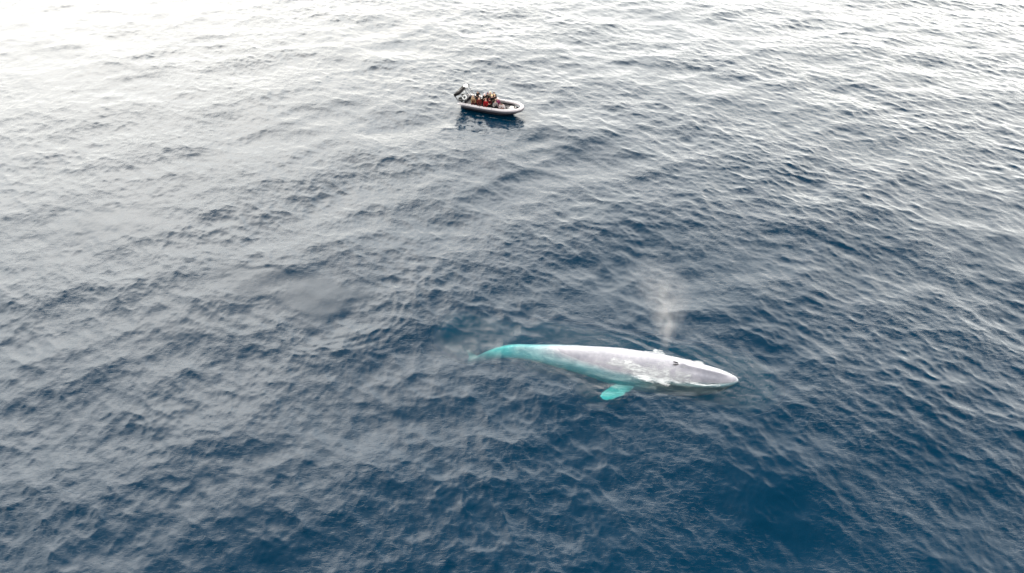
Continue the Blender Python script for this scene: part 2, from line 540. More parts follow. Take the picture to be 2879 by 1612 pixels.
def whale_point(s, th):
    """th: 0 = top (back), +pi/2 = left side"""
    w, top, bot, dr = prof(s)
    mid = np.where(s < 6, top - (top - bot) * (0.34 + 0.0 * s), top - (top - bot) * 0.46)
    mid = top - (top - bot) * np.interp(s, [0, 5, 9, 24], [0.30, 0.38, 0.47, 0.5])
    cz, sy = np.cos(th), np.sin(th)
    ex = np.interp(s, [0, 6, 12], [0.8, 0.92, 1.0])
    y = np.sign(sy) * np.abs(sy) ** ex * w
    z = np.where(cz > 0, mid + (top - mid) * np.abs(cz) ** np.interp(s, [0, 6, 12], [0.75, 0.9, 1.0]), mid + (mid - bot) * -1 * np.abs(cz))
    # rostrum: narrower than the jaw that cradles it, with a ridge to the blowholes
    head = 1 - sstep(4.0, 6.0, s)
    ridge = 0.09 * np.exp(-(y / 0.16) ** 2) * sstep(0.5, 2.0, s) * (1 - sstep(4.6, 5.3, s)) * (cz > 0)
    guard = 0.13 * np.exp(-((s - 4.75) / 0.4) ** 2 - (y / 0.42) ** 2) * (cz > 0)
    trough = -0.04 * np.exp(-((np.abs(y) - 0.42) / 0.2) ** 2) * sstep(1, 2, s) * (1 - sstep(4, 5.2, s)) * (cz > 0)
    lip = head * np.exp(-((np.abs(th) - 1.28) / 0.09) ** 2) * sstep(0.1, 0.6, s)
    y = y * (1 - 0.07 * lip)
    jaw = head * sstep(1.35, 1.75, np.abs(th)) * (1 - sstep(2.2, 2.9, np.abs(th)))
    y = y * (1 + 0.10 * jaw)
    # throat grooves
    gro = 0.02 * np.sin(th * 46) * sstep(1.9, 2.1, np.abs(th)) * sstep(1, 2.5, s) * (1 - sstep(10, 12.5, s))
    y = y * (1 + gro); z = z + ridge + guard + trough
    # keel on the tail stock
    kz = sstep(15, 19, s)
    y = y * (1 - 0.25 * kz * np.abs(cz))
    return WLEN / 2 - s, y + dr, z


ns, nt_ = 300, 128
S = np.concatenate([np.linspace(0, 1, 60) ** 1.6 * 2.0, np.linspace(2.0, 23.6, ns - 59)[1:]])
TH = np.linspace(-math.pi, math.pi, nt_, endpoint=False)
SS, TT = np.meshgrid(S, TH, indexing='ij')
wx, wy, wz = whale_point(SS, TT)
WV = np.stack([wx, wy, wz], -1).reshape(-1, 3)
wme = grid_mesh('body', WV, len(S), nt_, close_v=True)
bm = bmesh.new(); bm.from_mesh(wme)
bm.verts.ensure_lookup_table()
be = [e for e in bm.edges if e.is_boundary]
bmesh.ops.holes_fill(bm, edges=be, sides=0)
obj('body', bm, m_skin, whale)


def foil(outline, thick, name, M, m_):
    """a fin: spine points (pos, chord vector half-lengths fore/aft, thickness)"""
    bm = bmesh.new()
    rings = []
    for (p, fa, th_) in outline:
        p = Vector(p); fa = Vector(fa)
        up = Vector((0, 0, 1)) if abs(fa.normalized().z) < 0.9 else Vector((0, 1, 0))
        if th_[1] is not None: up = Vector(th_[1])
        ring = []
        for k in range(20):
            a = 2 * math.pi * k / 20
            cx = math.cos(a); sx = math.sin(a)
            ring.append(bm.verts.new(p + fa * cx + up * (th_[0] * sx * (1 - 0.55 * (0.5 - 0.5 * cx)))))
        rings.append(ring)
    for r0, r1_ in zip(rings, rings[1:]):
        for k in range(20):
            bm.faces.new((r0[k], r0[(k + 1) % 20], r1_[(k + 1) % 20], r1_[k]))
    bm.faces.new(rings[0]); bm.faces.new(list(reversed(rings[-1])))
    es = [e for e in bm.edges]
    bmesh.ops.subdivide_edges(bm, edges=es, cuts=2, use_grid_fill=True)
    for v in bm.verts:
        c_ = v.co
        v.co += Vector((0.05 * math.sin(c_.y * 7 + c_.x * 3) + 0.03 * math.sin(c_.y * 17 + 1), 0.05 * math.sin(c_.x * 8 + 2 * c_.y) + 0.03 * math.sin(c_.x * 19), 0))
    bmesh.ops.transform(bm, matrix=M, verts=bm.verts)
    return obj(name, bm, m_, whale)


m_fin = mat('whale_flipper_skin', (0.42, 0.40, 0.42), 0.45, 0.15, 2.5)
for sgn in (-1, 1):
    base = Vector((WLEN / 2 - 8.7, sgn * 1.35, -1.25))
    o_ = []
    dirn = Vector((-0.70, sgn * 0.66, -0.12 if sgn < 0 else -0.8)).normalized()
    ch = Vector((0.74, sgn * 0.62, 0)).normalized()
    for u, cw, bend in ((0, 0.55, 0), (0.25, 0.62, 0.02), (0.5, 0.64, 0.03), (0.75, 0.56, 0), (0.88, 0.44, -0.04), (0.96, 0.30, -0.08), (1.0, 0.12, -0.12)):
        p = base + dirn * (u * 2.9) + ch * (bend - 0.05 * u)
        o_.append((p, ch * cw, (0.15 * (1 - 0.8 * u) + 0.015, None)))
    foil(o_, 0, 'flipper', Matrix.Identity(4), m_fin)
for sgn in (-1, 1):
    o_ = []
    for u, cw, sw in ((0, 0.62, 0.0), (0.15, 0.56, 0.10), (0.4, 0.46, 0.45), (0.65, 0.34, 0.85), (0.85, 0.20, 1.25), (0.97, 0.09, 1.5), (1.0, 0.03, 1.58)):
        p = Vector((WLEN / 2 - 23.0 - sw, sgn * (0.02 + u * 2.7), -3.7 - 0.9 * u - 0.5 * sw))
        o_.append((p, Vector((cw, 0, 0)), (0.11 * (1 - 0.85 * u) + 0.01, None)))
    foil(o_, 0, 'tail_fluke', Matrix.Identity(4), m_skin)
m_dark = mat('dark_hole', (0.02, 0.02, 0.025), 0.5)
for sgn in (-1, 1):
    bm = bmesh.new()
    pts = []
    for k in range(7):
        u = k / 6
        s_ = 4.95 + u * 0.55
        y_ = sgn * (0.05 + 0.14 * u)
        w_, tp_, *_r = prof(np.array(s_))
        pts.append((WLEN / 2 - s_, y_, float(tp_) + 0.035 + 0.05 * (1 - u)))
    tube(bm, pts, [0.015, 0.04, 0.055, 0.06, 0.055, 0.04, 0.015], 8)
    obj('blowhole', bm, m_dark, whale)


def to_whale(x, y):
    c, s = math.cos(-WYAW), math.sin(-WYAW)
    dx, dy = x - WO.x, y - WO.y
    return dx * c - dy * s, dx * s + dy * c


def from_whale(x, y):
    c, s = math.cos(WYAW), math.sin(WYAW)
    return WO.x + x * c - y * s, WO.y + x * s + y * c


def whale_top(lx, ly):
    """height of the whale's back at local plan points (-9 where there is none)"""
    s = WLEN / 2 - lx
    ok = (s > 0.02) & (s < 23.4)
    s_ = np.clip(s, 0.02, 23.4)
    lo = np.zeros_like(s_); hi = np.full_like(s_, 1.5)
    for _ in range(18):
        md = (lo + hi) / 2
        _, y_, _z = whale_point(s_, md)
        lo = np.where(np.abs(y_) < np.abs(ly), md, lo); hi = np.where(np.abs(y_) < np.abs(ly), hi, md)
    _, y_, z_ = whale_point(s_, lo)
    return np.where(ok & (lo < 1.45), z_, -9.0)


# ------------------------------------------------------------------ foam: white froth lying on water and back
m_foam = new_mat('sea_foam')
t = m_foam.node_tree; t.nodes.clear()
o1 = t.nodes.new('ShaderNodeOutputMaterial')
df = t.nodes.new('ShaderNodeBsdfDiffuse'); df.inputs[0].default_value = (0.55, 0.57, 0.59, 1)
tp = t.nodes.new('ShaderNodeBsdfTransparent'); ms = t.nodes.new('ShaderNodeMixShader')
aa = t.nodes.new('ShaderNodeAttribute'); aa.attribute_name = 'froth'
cc = t.nodes.new('ShaderNodeTexCoord')
nn = t.nodes.new('ShaderNodeTexNoise'); nn.inputs['Scale'].default_value = 5.0; nn.inputs['Detail'].default_value = 9; nn.inputs['Roughness'].default_value = 0.68; nn.inputs['Distortion'].default_value = 0.5
mpf = t.nodes.new('ShaderNodeMapping'); mpf.inputs['Rotation'].default_value = (0, 0, R(16)); mpf.inputs['Scale'].default_value = (0.35, 1.2, 1)
t.links.new(cc.outputs['Object'], mpf.inputs[0]); t.links.new(mpf.outputs[0], nn.inputs['Vector'])
m1 = t.nodes.new('ShaderNodeMath'); m1.operation = 'MULTIPLY_ADD'
t.links.new(aa.outputs['Fac'], m1.inputs[0]); m1.inputs[1].default_value = 1.22
m0 = t.nodes.new('ShaderNodeMath'); m0.operation = 'MULTIPLY_ADD'
t.links.new(nn.outputs['Fac'], m0.inputs[0]); m0.inputs[1].default_value = 2.6; m0.inputs[2].default_value = -2.0
t.links.new(m0.outputs[0], m1.inputs[2])
m2 = t.nodes.new('ShaderNodeMath'); m2.operation = 'MINIMUM'; m2.use_clamp = True
t.links.new(m1.outputs[0], m2.inputs[0]); m2.inputs[1].default_value = 0.96
t.links.new(m2.outputs[0], ms.inputs[0]); t.links.new(tp.outputs[0], ms.inputs[1]); t.links.new(df.outputs[0], ms.inputs[2])
t.links.new(ms.outputs[0], o1.inputs[0])


def foam_sheet(name, strokes, surf, step, label, extra=0.02):
    """strokes: (x0,y0,x1,y1,half width,weight) in world plan; sheet follows surf(x,y)"""
    st = np.array(strokes, float)
    x0, x1 = st[:, [0, 2]].min() - 1, st[:, [0, 2]].max() + 1
    y0, y1 = st[:, [1, 3]].min() - 1, st[:, [1, 3]].max() + 1
    gx = np.arange(x0, x1, step); gy = np.arange(y0, y1, step)
    GX, GY = np.meshgrid(gx, gy, indexing='ij')
    D = np.zeros_like(GX)
    wob = 0.12 * np.sin(GX * 5.1 + 2 * np.sin(GY * 3.7)) + 0.1 * np.sin(GY * 8.3 + GX * 3.1)
    for (a, b_, c_, d_, hw, wt) in strokes:
        dd = seg_dist(GX, GY, np.array([a, b_]), np.array([c_, d_]))
        D = np.maximum(D, wt * sstep(0, 1, np.clip(1.35 - dd / hw * 0.85 + wob, 0, 1)))
    keep = D > 0.02
    Z = surf(GX, GY) + extra
    qm = keep[:-1, :-1] | keep[1:, :-1] | keep[1:, 1:] | keep[:-1, 1:]
    ii = np.arange(GX.size).reshape(GX.shape)
    qq = np.stack([ii[:-1, :-1], ii[1:, :-1], ii[1:, 1:], ii[:-1, 1:]], -1)[qm]
    used, inv = np.unique(qq.ravel(), return_inverse=True)
    VV_ = np.stack([GX.ravel(), GY.ravel(), Z.ravel()], -1)[used]
    me_ = bpy.data.meshes.new(name)
    mesh_quads(me_, VV_, inv.reshape(-1, 4))
    at_ = me_.attributes.new('froth', 'FLOAT', 'POINT'); at_.data.foreach_set('value', D.ravel()[used].astype(np.float32))
    o = link(name, me_, m_foam)
    tag(o, label, 'foam', kind='stuff')
    return o


def top_surf(x, y):
    h, dx, dy = sea(x, y)
    h, _, _ = sea(x - dx, y - dy)
    return np.maximum(h, whale_top(*to_whale(x, y)))


def water_surf(x, y):
    h, dx, dy = sea(x, y)
    return sea(x - dx, y - dy)[0]


whale_strokes = [
    # far side waterline
    (8.9, 39.35, 11.2, 39.1, 0.12, 0.75), (11.6, 39.2, 13.1, 38.95, 0.20, 1.0), (12.4, 39.35, 13.0, 39.3, 0.15, 0.9),
    (13.0, 38.75, 16.0, 37.85, 0.22, 1.0), (15.8, 38.0, 16.3, 37.8, 0.22, 0.9),
    # wash over the near flank
    (8.0, 37.75, 9.6, 37.35, 0.16, 0.9), (8.7, 37.85, 10.3, 37.35, 0.40, 0.95), (9.8, 37.4, 11.3, 36.6, 0.60, 1.05), (10.9, 36.7, 12.8, 36.25, 0.75, 1.05),
    (12.2, 36.3, 14.5, 36.1, 0.50, 0.85), (11.2, 36.9, 12.8, 37.5, 0.30, 0.68), (12.6, 36.9, 14.8, 36.75, 0.45, 0.62), (13.0, 36.4, 15.2, 36.35, 0.30, 0.6),
    # lip
    (14.9, 35.8, 15.9, 35.5, 0.18, 0.95), (15.7, 35.45, 17.1, 35.45, 0.12, 0.85), (17.1, 35.45, 18.6, 35.85, 0.10, 0.5),
    # thin films of water along and over the back
    (5.0, 38.5, 7.2, 38.05, 0.10, 0.62), (7.2, 38.05, 8.2, 37.75, 0.10, 0.7), (2.5, 40.3, 6.5, 39.5, 0.35, 0.5), (4.0, 39.0, 7.5, 38.6, 0.25, 0.45), (-1.0, 40.9, 3.0, 40.2, 0.2, 0.4),
    (17.4, 37.3, 18.9, 36.5, 0.12, 0.6), (19.0, 36.2, 19.6, 36.6, 0.2, 0.45),
]
foam_sheet('sea_foam', whale_strokes, top_surf, 0.05, 'white wash of foam over the flank of the whale and along its waterline')

# ------------------------------------------------------------------ blow: mist hanging over the blowholes
blow_pts = [((13.0, 38.9, 0.55), 0.45), ((12.95, 39.0, 1.4), 0.7), ((12.9, 39.1, 2.6), 1.05), ((12.85, 39.3, 4.0), 1.5), ((12.65, 39.5, 5.4), 2.0), ((12.2, 39.8, 6.8), 2.6), ((11.5, 40.0, 8.1), 2.9), ((10.7, 40.2, 9.4), 1.9)]
bm = bmesh.new()
tube(bm, [p for p, r in blow_pts], [r for p, r in blow_pts], 20)
m_blow = new_mat('spray_mist')
t = m_blow.node_tree; t.nodes.clear()
o1 = t.nodes.new('ShaderNodeOutputMaterial')
pv = t.nodes.new('ShaderNodeVolumePrincipled')
pv.inputs['Color'].default_value = (0.95, 0.90, 0.86, 1)
cc = t.nodes.new('ShaderNodeTexCoord'); sp = t.nodes.new('ShaderNodeSeparateXYZ')
t.links.new(cc.outputs['Object'], sp.inputs[0])


def tm(op, a, b_=None, c_=None, clamp=False):
    n = t.nodes.new('ShaderNodeMath'); n.operation = op; n.use_clamp = clamp
    for i, v in enumerate((a, b_, c_)):
        if v is None: continue
        if isinstance(v, (int, float)): n.inputs[i].default_value = v
        else: t.links.new(v, n.inputs[i])
    return n.outputs[0]


def curve_of_z(vals):
    """piecewise linear centre / radius along the height of the plume"""
    cr = t.nodes.new('ShaderNodeFloatCurve')
    cm = cr.mapping; cv = cm.curves[0]
    zs = [p[0][2] for p in blow_pts]
    while len(cv.points) < len(vals): cv.points.new(0.5, 0.5)
    for pt, z_, v_ in zip(cv.points, zs, vals):
        pt.location = (z_ / 10.0, v_)
    cm.update()
    t.links.new(tm('DIVIDE', sp.outputs['Z'], 10.0), cr.inputs['Value'])
    return cr.outputs[0]


cxn = tm('MULTIPLY', curve_of_z([p[0][0] / 20 for p in blow_pts]), 20.0)
cyn = tm('MULTIPLY', curve_of_z([p[0][1] / 60 for p in blow_pts]), 60.0)
crn = tm('MULTIPLY', curve_of_z([p[1] / 4 for p in blow_pts]), 4.0)
dx_ = tm('SUBTRACT', sp.outputs['X'], cxn); dy_ = tm('SUBTRACT', sp.outputs['Y'], cyn)
rr = tm('DIVIDE', tm('SQRT', tm('ADD', tm('MULTIPLY', dx_, dx_), tm('MULTIPLY', dy_, dy_))), crn)
fall = tm('SUBTRACT', 1.0, rr, clamp=True)
nz = t.nodes.new('ShaderNodeTexNoise'); nz.inputs['Scale'].default_value = 0.9; nz.inputs['Detail'].default_value = 4
mpz = t.nodes.new('ShaderNodeMapping'); mpz.inputs['Scale'].default_value = (1.3, 1.3, 0.7)
t.links.new(cc.outputs['Object'], mpz.inputs[0]); t.links.new(mpz.outputs[0], nz.inputs['Vector'])
nzv = tm('MULTIPLY_ADD', nz.outputs['Fac'], 3.2, -1.05, clamp=True)
vert = tm('DIVIDE', tm('SUBTRACT', 9.4, sp.outputs['Z']), 6.0, clamp=True)
dens = tm('MULTIPLY', tm('MULTIPLY', fall, nzv), tm('MULTIPLY', vert, 0.19))
t.links.new(dens, pv.inputs['Density'])
t.links.new(pv.outputs[0], o1.inputs['Volume'])
m_blow.cycles.volume_step_rate = 2.0 if hasattr(m_blow.cycles, 'volume_step_rate') else 1
bl = obj('spray_cloud', bm, m_blow)
tag(bl, 'thin pale column of breath mist rising from the blowholes of the whale', 'whale spout', kind='stuff')

# ------------------------------------------------------------------ the boat
BO = Vector((-6.2, 85.1, 0.10)); BYAW = R(-23.5)
m_tube = mat('pale_rubber', (0.50, 0.47, 0.49), 0.5, 0.05, 3)
m_strake = mat('grey_rubber', (0.07, 0.068, 0.085), 0.6, 0.1)
m_hull = mat('black_hull', (0.012, 0.012, 0.018), 0.5, 0.2, spec=0.15)
m_deck = mat('grey_deck', (0.16, 0.15, 0.155), 0.7, 0.12, 8)
m_black = mat('black_canvas', (0.010, 0.010, 0.011), 0.8, 0.3, spec=0.08)
m_steel = mat('dark_frame', (0.03, 0.03, 0.035), 0.4, 0.1)
m_white = mat('white_plastic', (0.85, 0.86, 0.86), 0.4, 0.04)
m_engine = mat('engine_cowling', (0.02, 0.024, 0.026), 0.4, 0.2, spec=0.3)
m_seat = mat('black_seat_vinyl', (0.015, 0.012, 0.012), 0.6, 0.2, spec=0.15)
m_cons = mat('pale_console', (0.32, 0.31, 0.31), 0.5, 0.08)
m_glass = mat('smoked_windscreen', (0.05, 0.06, 0.07), 0.1, 0.1)

boat = bpy.data.objects.new('inflatable_boat', None)
COL.objects.link(boat)
boat.location = BO; boat.rotation_euler = (R(1.5), R(-1.0), BYAW)
tag(boat, 'pale rigid inflatable whale watching boat with black arch full of passengers', 'boat')
BL = 8.5; HB = 1.32


def tube_path(nn_=60):
    """centre line of the horseshoe tube, starboard stern round the bow to port stern"""
    P = []
    for k in range(nn_ + 1):
        u = -1 + 2 * k / nn_
        a = abs(u)
        if a > 0.42:
            x_ = 0.0 + (1 - a) / 0.58 * 5.3
            y_ = HB
        else:
            ph = (1 - a / 0.42) * math.pi / 2
            x_ = 5.3 + 2.9 * math.sin(ph) ** 0.95
            y_ = HB * math.cos(ph) ** 0.85
        z_ = 0.70 + 0.30 * (max(0, x_ - 2.0) / 6.2) ** 1.8
        P.append(Vector((x_, math.copysign(y_, u) if y_ > 1e-4 else 0, z_)))
    return P


tp_ = tube_path()
bm = bmesh.new()
tails = [Vector((-0.75, -HB, 0.68)), Vector((-0.45, -HB, 0.69))]
full = tails + tp_ + [Vector((-0.45, HB, 0.69)), Vector((-0.75, HB, 0.68))]
rad = [0.04, 0.18] + [0.225] * len(tp_) + [0.18, 0.04]
tube(bm, full, rad, 18)
ct = obj('collar_tube', bm, m_tube, boat)
bm = bmesh.new()
sk = []
for i, p in enumerate(tp_):
    d = (tp_[min(i + 1, len(tp_) - 1)] - tp_[max(i - 1, 0)]).normalized()
    nrm_ = Vector((d.y, -d.x, 0)).normalized()
    if nrm_.dot(Vector((p.x - 4, p.y * 3, 0))) < 0: nrm_ = -nrm_
    sk.append(p + nrm_ * 0.19 + Vector((0, 0, -0.07)))
tube(bm, sk, 0.115, 10)
obj('rubbing_strake', bm, m_strake, boat)
bm = bmesh.new()
tube(bm, [p + Vector((0, 0, -0.17)) for p in sk], 0.035, 8)
obj('lower_strake', bm, m_strake, boat)
# seams and patches on the tube
for xi in (0.9, 2.6, 4.4):
    for sg in (-1, 1):
        bm = bmesh.new()
        tube(bm, [(xi, sg * HB, 0.70 + 0.30 * (max(0, xi - 2.0) / 6.2) ** 1.8), (xi + 0.1, sg * HB, 0.70 + 0.30 * (max(0, xi - 1.9) / 6.2) ** 1.8)], 0.228, 18)
        obj('tube_seam', bm, m_cons, boat)
# V hull
bm = bmesh.new()
rows = []
for k in range(33):
    u = k / 32
    x_ = -0.15 + u * 8.15
    fl = max(0.0, (u - 0.6) / 0.4)
    wch = 1.36 * (1 - fl ** 2.4) + 0.02
    zt = 0.66 + 0.30 * (max(0, x_ - 2.0) / 6.2) ** 1.8 - 0.14
    zch = 0.10 + 0.45 * fl ** 2
    zk = -0.42 + 0.95 * max(0.0, (u - 0.72) / 0.28) ** 2.2
    rows.append([(x_, -wch, zt), (x_, -wch * 0.97, zch), (x_, 0, zk), (x_, wch * 0.97, zch), (x_, wch, zt)])
vr = [[bm.verts.new(p) for p in r] for r in rows]
for a, b_ in zip(vr, vr[1:]):
    for k in range(4): bm.faces.new((a[k], a[k + 1], b_[k + 1], b_[k]))
bm.faces.new(vr[0])
obj('hull', bm, m_hull, boat, smooth=False)
# deck
bm = bmesh.new()
top = []
for k in range(25):
    u = k / 24
    x_ = -0.1 + u * 7.9
    fl = max(0.0, (u - 0.62) / 0.38)
    w_ = 1.16 * (1 - fl ** 2.6) + 0.02
    z_ = 0.46 + (0.22 * fl ** 2)
    top.append(((x_, -w_, z_), (x_, w_, z_)))
va_ = [[bm.verts.new(p) for p in r] for r in top]
vb_ = [[bm.verts.new((p[0], p[1], p[2] - 0.06)) for p in r] for r in top]
for i in range(len(va_) - 1):
    bm.faces.new((va_[i][0], va_[i][1], va_[i + 1][1], va_[i + 1][0]))
    bm.faces.new((vb_[i][0], vb_[i + 1][0], vb_[i + 1][1], vb_[i][1]))
obj('deck', bm, m_deck, boat, smooth=False)
bm = bmesh.new(); box(bm, (0.02, 0, 0.62), (0.12, 2.1, 0.42), bev=0.02)
obj('transom', bm, m_hull, boat, smooth=False)
# bow locker and rails
bm = bmesh.new(); box(bm, (6.85, 0, 0.72), (0.9, 0.9, 0.26), bev=0.06)
obj('bow_locker', bm, m_cons, boat, smooth=False)
bm = bmesh.new(); tube(bm, [(7.15, 0, 0.85), (7.15, 0, 1.15)], [0.07, 0.06], 10); tube(bm, [(7.15, 0, 1.15), (7.15, 0, 1.2)], [0.10, 0.09], 10)
obj('mooring_post', bm, m_black, boat)
for (px_, py_) in ((6.25, -0.62), (0.45, -1.30), (0.45, 1.30)):
    bm = bmesh.new(); tube(bm, [(px_, py_, 0.8), (px_, py_, 1.08)], 0.04, 8); tube(bm, [(px_ - 0.12, py_, 1.05), (px_ + 0.12, py_, 1.05)], 0.03, 8)
    obj('cleat', bm, m_black, boat)
for sg in (-1, 1):
    bm = bmesh.new()
    pts = [(x_, sg * (HB - 0.22 if x_ < 5.6 else (HB - 0.24) * (1 - ((x_ - 5.6) / 2.9) ** 2)), 0.86 + 0.03 * math.sin(x_ * 9)) for x_ in np.linspace(1.0, 7.2, 30)]
    tube(bm, pts, 0.022, 6)
    obj('grab_line', bm, m_black, boat)
# low inner rail at the bow
bm = bmesh.new()
tube(bm, [(5.75, 0.45, 0.60), (5.78, 0.45, 0.95), (6.2, 0.5, 0.95), (6.2, 0.5, 0.6)], 0.022, 6)
tube(bm, [(5.6, -0.55, 0.72), (6.0, -0.5, 0.70), (6.6, -0.35, 0.74), (7.0, -0.2, 0.85)], 0.03, 6)
obj('grab_rail', bm, m_black, boat)
# jockey seats in two rows, and console
for (sx, sy) in [(a, b) for a in (1.45, 2.25, 3.35, 4.05, 4.70) for b in (-0.75, 0.75)] + [(4.70, -0.12)]:
    if (sx, sy) != (2.25, 0.75):
        bm = bmesh.new()
        box(bm, (sx, sy, 0.64), (0.5, 0.24, 0.34), bev=0.03)
        box(bm, (sx, sy, 0.85), (0.62, 0.32, 0.12), bev=0.04)
        box(bm, (sx - 0.32, sy, 1.02), (0.09, 0.30, 0.34), bev=0.03)
        obj('seat', bm, m_seat, boat)
bm = bmesh.new(); box(bm, (2.35, 0.42, 0.80), (0.45, 0.6, 0.68), bev=0.06); box(bm, (2.25, 0.42, 1.18), (0.3, 0.62, 0.10), rot=(0, R(-25), 0), bev=0.02)
cons = obj('console', bm, m_cons, boat)
bm = bmesh.new(); box(bm, (2.55, 0.42, 1.33), (0.03, 0.62, 0.32), rot=(0, R(-25), 0), bev=0.01)
obj('windscreen', bm, m_glass, cons)
# stern arch: legs lean back over the engines and carry a black canvas covered beam
bm = bmesh.new()
AY = 1.42; AZ = 1.92; AX = -1.0
for sg in (-1, 1):
    tube(bm, [(-0.35, sg * 1.22, 0.80), (AX, sg * AY * 0.97, AZ - 0.1)], 0.035, 8)
    tube(bm, [(-0.55, sg * 1.24, 0.75), (-1.08, sg * 1.36, 1.80)], 0.03, 8)
    tube(bm, [(0.75, sg * 1.12, 0.80), (0.55, sg * 1.1, 1.2), (-0.25, sg * 1.2, 2.18)], 0.032, 8)
tube(bm, [(-0.25, -1.2, 2.18), (-0.25, 1.2, 2.18)], 0.032, 8)
tube(bm, [(-0.25, 0.62, 2.18), (0.95, 0.95, 0.9)], 0.028, 8)
tube(bm, [(-0.25, 0.5, 2.18), (0.75, 0.42, 0.95)], 0.028, 8)
tube(bm, [(-0.25, -0.9, 2.0), (0.4, -0.45, 1.5), (0.7, -0.4, 0.85)], 0.028, 8)
tube(bm, [(-0.25, -0.7, 1.9), (0.7, 0.35, 1.15)], 0.015, 6)
arch = obj('arch_frame', bm, m_steel, boat)
bm = bmesh.new(); box(bm, (-0.72, 0, 2.02), (0.95, 2.84, 0.34), rot=(0, R(-28), 0), bev=0.05)
cv_ = obj('canvas_cover', bm, m_black, arch)
# pale lettering strokes on the canvas (illegible in the photo)
bm = bmesh.new()
rotm = Euler((0, R(-28), 0)).to_matrix()


def on_cover(u, v, h=0.175): return Vector((-0.72, 0, 2.02)) + rotm @ Vector((u, v, h))


for (u0, v0, u1, v1) in ((-0.2, -0.75, 0.15, -0.62), (0.15, -0.62, -0.12, -0.5), (-0.2, -0.45, 0.12, -0.42), (0.12, -0.42, 0.1, -0.25), (-0.05, -0.42, -0.05, -0.28), (-0.2, -0.2, 0.12, -0.12), (0.12, -0.12, -0.1, 0.0), (-0.1, 0.0, 0.1, 0.08),
                         (0.3, 0.3, 0.34, 0.95), (0.16, 0.45, 0.2, 0.9)):
    tube(bm, [on_cover(u0, v0), on_cover(u1, v1)], 0.028, 6)
obj('lettering', bm, m_cons, cv_)
bm = bmesh.new()
prof_r = [(0.0, 0.0), (0.30, 0.0), (0.36, 0.05), (0.37, 0.16), (0.32, 0.27), (0.18, 0.33), (0.0, 0.34)]
vs_ = []
for (r_, z_) in prof_r:
    vs_.append([bm.verts.new((-0.35 + r_ * math.cos(a), 0.72 + r_ * math.sin(a), 2.2 + z_)) for a in np.linspace(0, 2 * math.pi, 24, endpoint=False)] if r_ > 0 else [bm.verts.new((-0.35, 0.72, 2.2 + z_))])
for a, b_ in zip(vs_, vs_[1:]):
    for k in range(24):
        if len(a) == 1: bm.faces.new((a[0], b_[k], b_[(k + 1) % 24]))
        elif len(b_) == 1: bm.faces.new((a[k], b_[0], a[(k + 1) % 24]))
        else: bm.faces.new((a[k], b_[k], b_[(k + 1) % 24], a[(k + 1) % 24]))
rd = obj('radome', bm, m_white, arch)
bm = bmesh.new(); tube(bm, [(-0.02, 0.95, 2.15), (-0.02, 0.95, 2.5)], 0.07, 8)
obj('navigation_light', bm, m_black, arch)
bm = bmesh.new(); tube(bm, [(-0.5, 0.62, 1.95), (-0.5, 0.66, 2.9), (-0.52, 0.72, 4.5)], [0.03, 0.02, 0.012], 6)
obj('whip_antenna', bm, m_cons, arch)
# twin outboards
for sy in (-0.5, 0.5):
    bm = bmesh.new()
    box(bm, (-0.55, sy, 0.98), (0.72, 0.46, 0.52), rot=(0, R(6), 0), bev=0.12)
    eng = obj('outboard_engine', bm, m_engine, boat)
    bm = bmesh.new(); box(bm, (-0.52, sy, 0.35), (0.26, 0.16, 0.85), bev=0.04); box(bm, (-0.55, sy, -0.1), (0.5, 0.3, 0.03), bev=0.01)
    tube(bm, [(-0.3, sy, -0.25), (-0.75, sy, -0.25)], [0.03, 0.08], 10)
    obj('engine_leg', bm, m_engine, eng)
    bm = bmesh.new(); box(bm, (-0.55, sy, 0.99), (0.5, 0.475, 0.06), rot=(0, R(6), 0), bev=0.01)
    obj('engine_stripe', bm, m_cons, eng)
# foam by the hull
foam_sheet('sea_foam', [(-3.1, 81.6, -1.9, 81.15, 0.14, 0.55), (-1.1, 80.85, 0.7, 80.6, 0.14, 0.6), (-6.5, 83.0, -6.1, 82.9, 0.16, 0.7), (-4.8, 82.2, -3.9, 81.9, 0.2, 0.6), (0.6, 80.6, 1.4, 81.2, 0.12, 0.5)],
           water_surf, 0.06, 'thin broken foam along the near side of the boat hull')


def boat_world(x, y, z):
    return BO + Euler((R(1.5), R(-1.0), BYAW)).to_matrix() @ Vector((x, y, z))


# life ring hung on the arch
def torus(bm, R0, r0, M, s0=40, s1=14):
    rg = []
    for i in range(s0):
        a = 2 * math.pi * i / s0
        rg.append([bm.verts.new(M @ Vector(((R0 + r0 * math.cos(2 * math.pi * k / s1)) * math.cos(a), (R0 + r0 * math.cos(2 * math.pi * k / s1)) * math.sin(a), r0 * math.sin(2 * math.pi * k / s1)))) for k in range(s1)])
    for i in range(s0):
        for k in range(s1):
            bm.faces.new((rg[i][k], rg[(i + 1) % s0][k], rg[(i + 1) % s0][(k + 1) % s1], rg[i][(k + 1) % s1]))


ring_o = bpy.data.objects.new('life_ring', None)
COL.objects.link(ring_o)
ring_o.location = boat_world(0.12, -0.78, 1.50)
ring_o.rotation_euler = (Vector((-0.12, -0.88, 0.47))).to_track_quat('Z', 'Y').to_euler()
tag(ring_o, 'round white life ring with black centre hung at the stern arch of the boat', 'life ring')
bm = bmesh.new(); torus(bm, 0.245, 0.115, Matrix.Diagonal((1, 1, 0.75, 1)))
obj('ring_float', bm, m_white, ring_o)
bm = bmesh.new(); torus(bm, 0.375, 0.014, Matrix.Identity(4), 40, 6)
obj('rope', bm, m_strake, ring_o)
bm = bmesh.new(); tube(bm, [(0, 0, -0.05), (0, 0, 0.03)], [0.12, 0.10], 16)
obj('centre_disc', bm, m_black, ring_o)

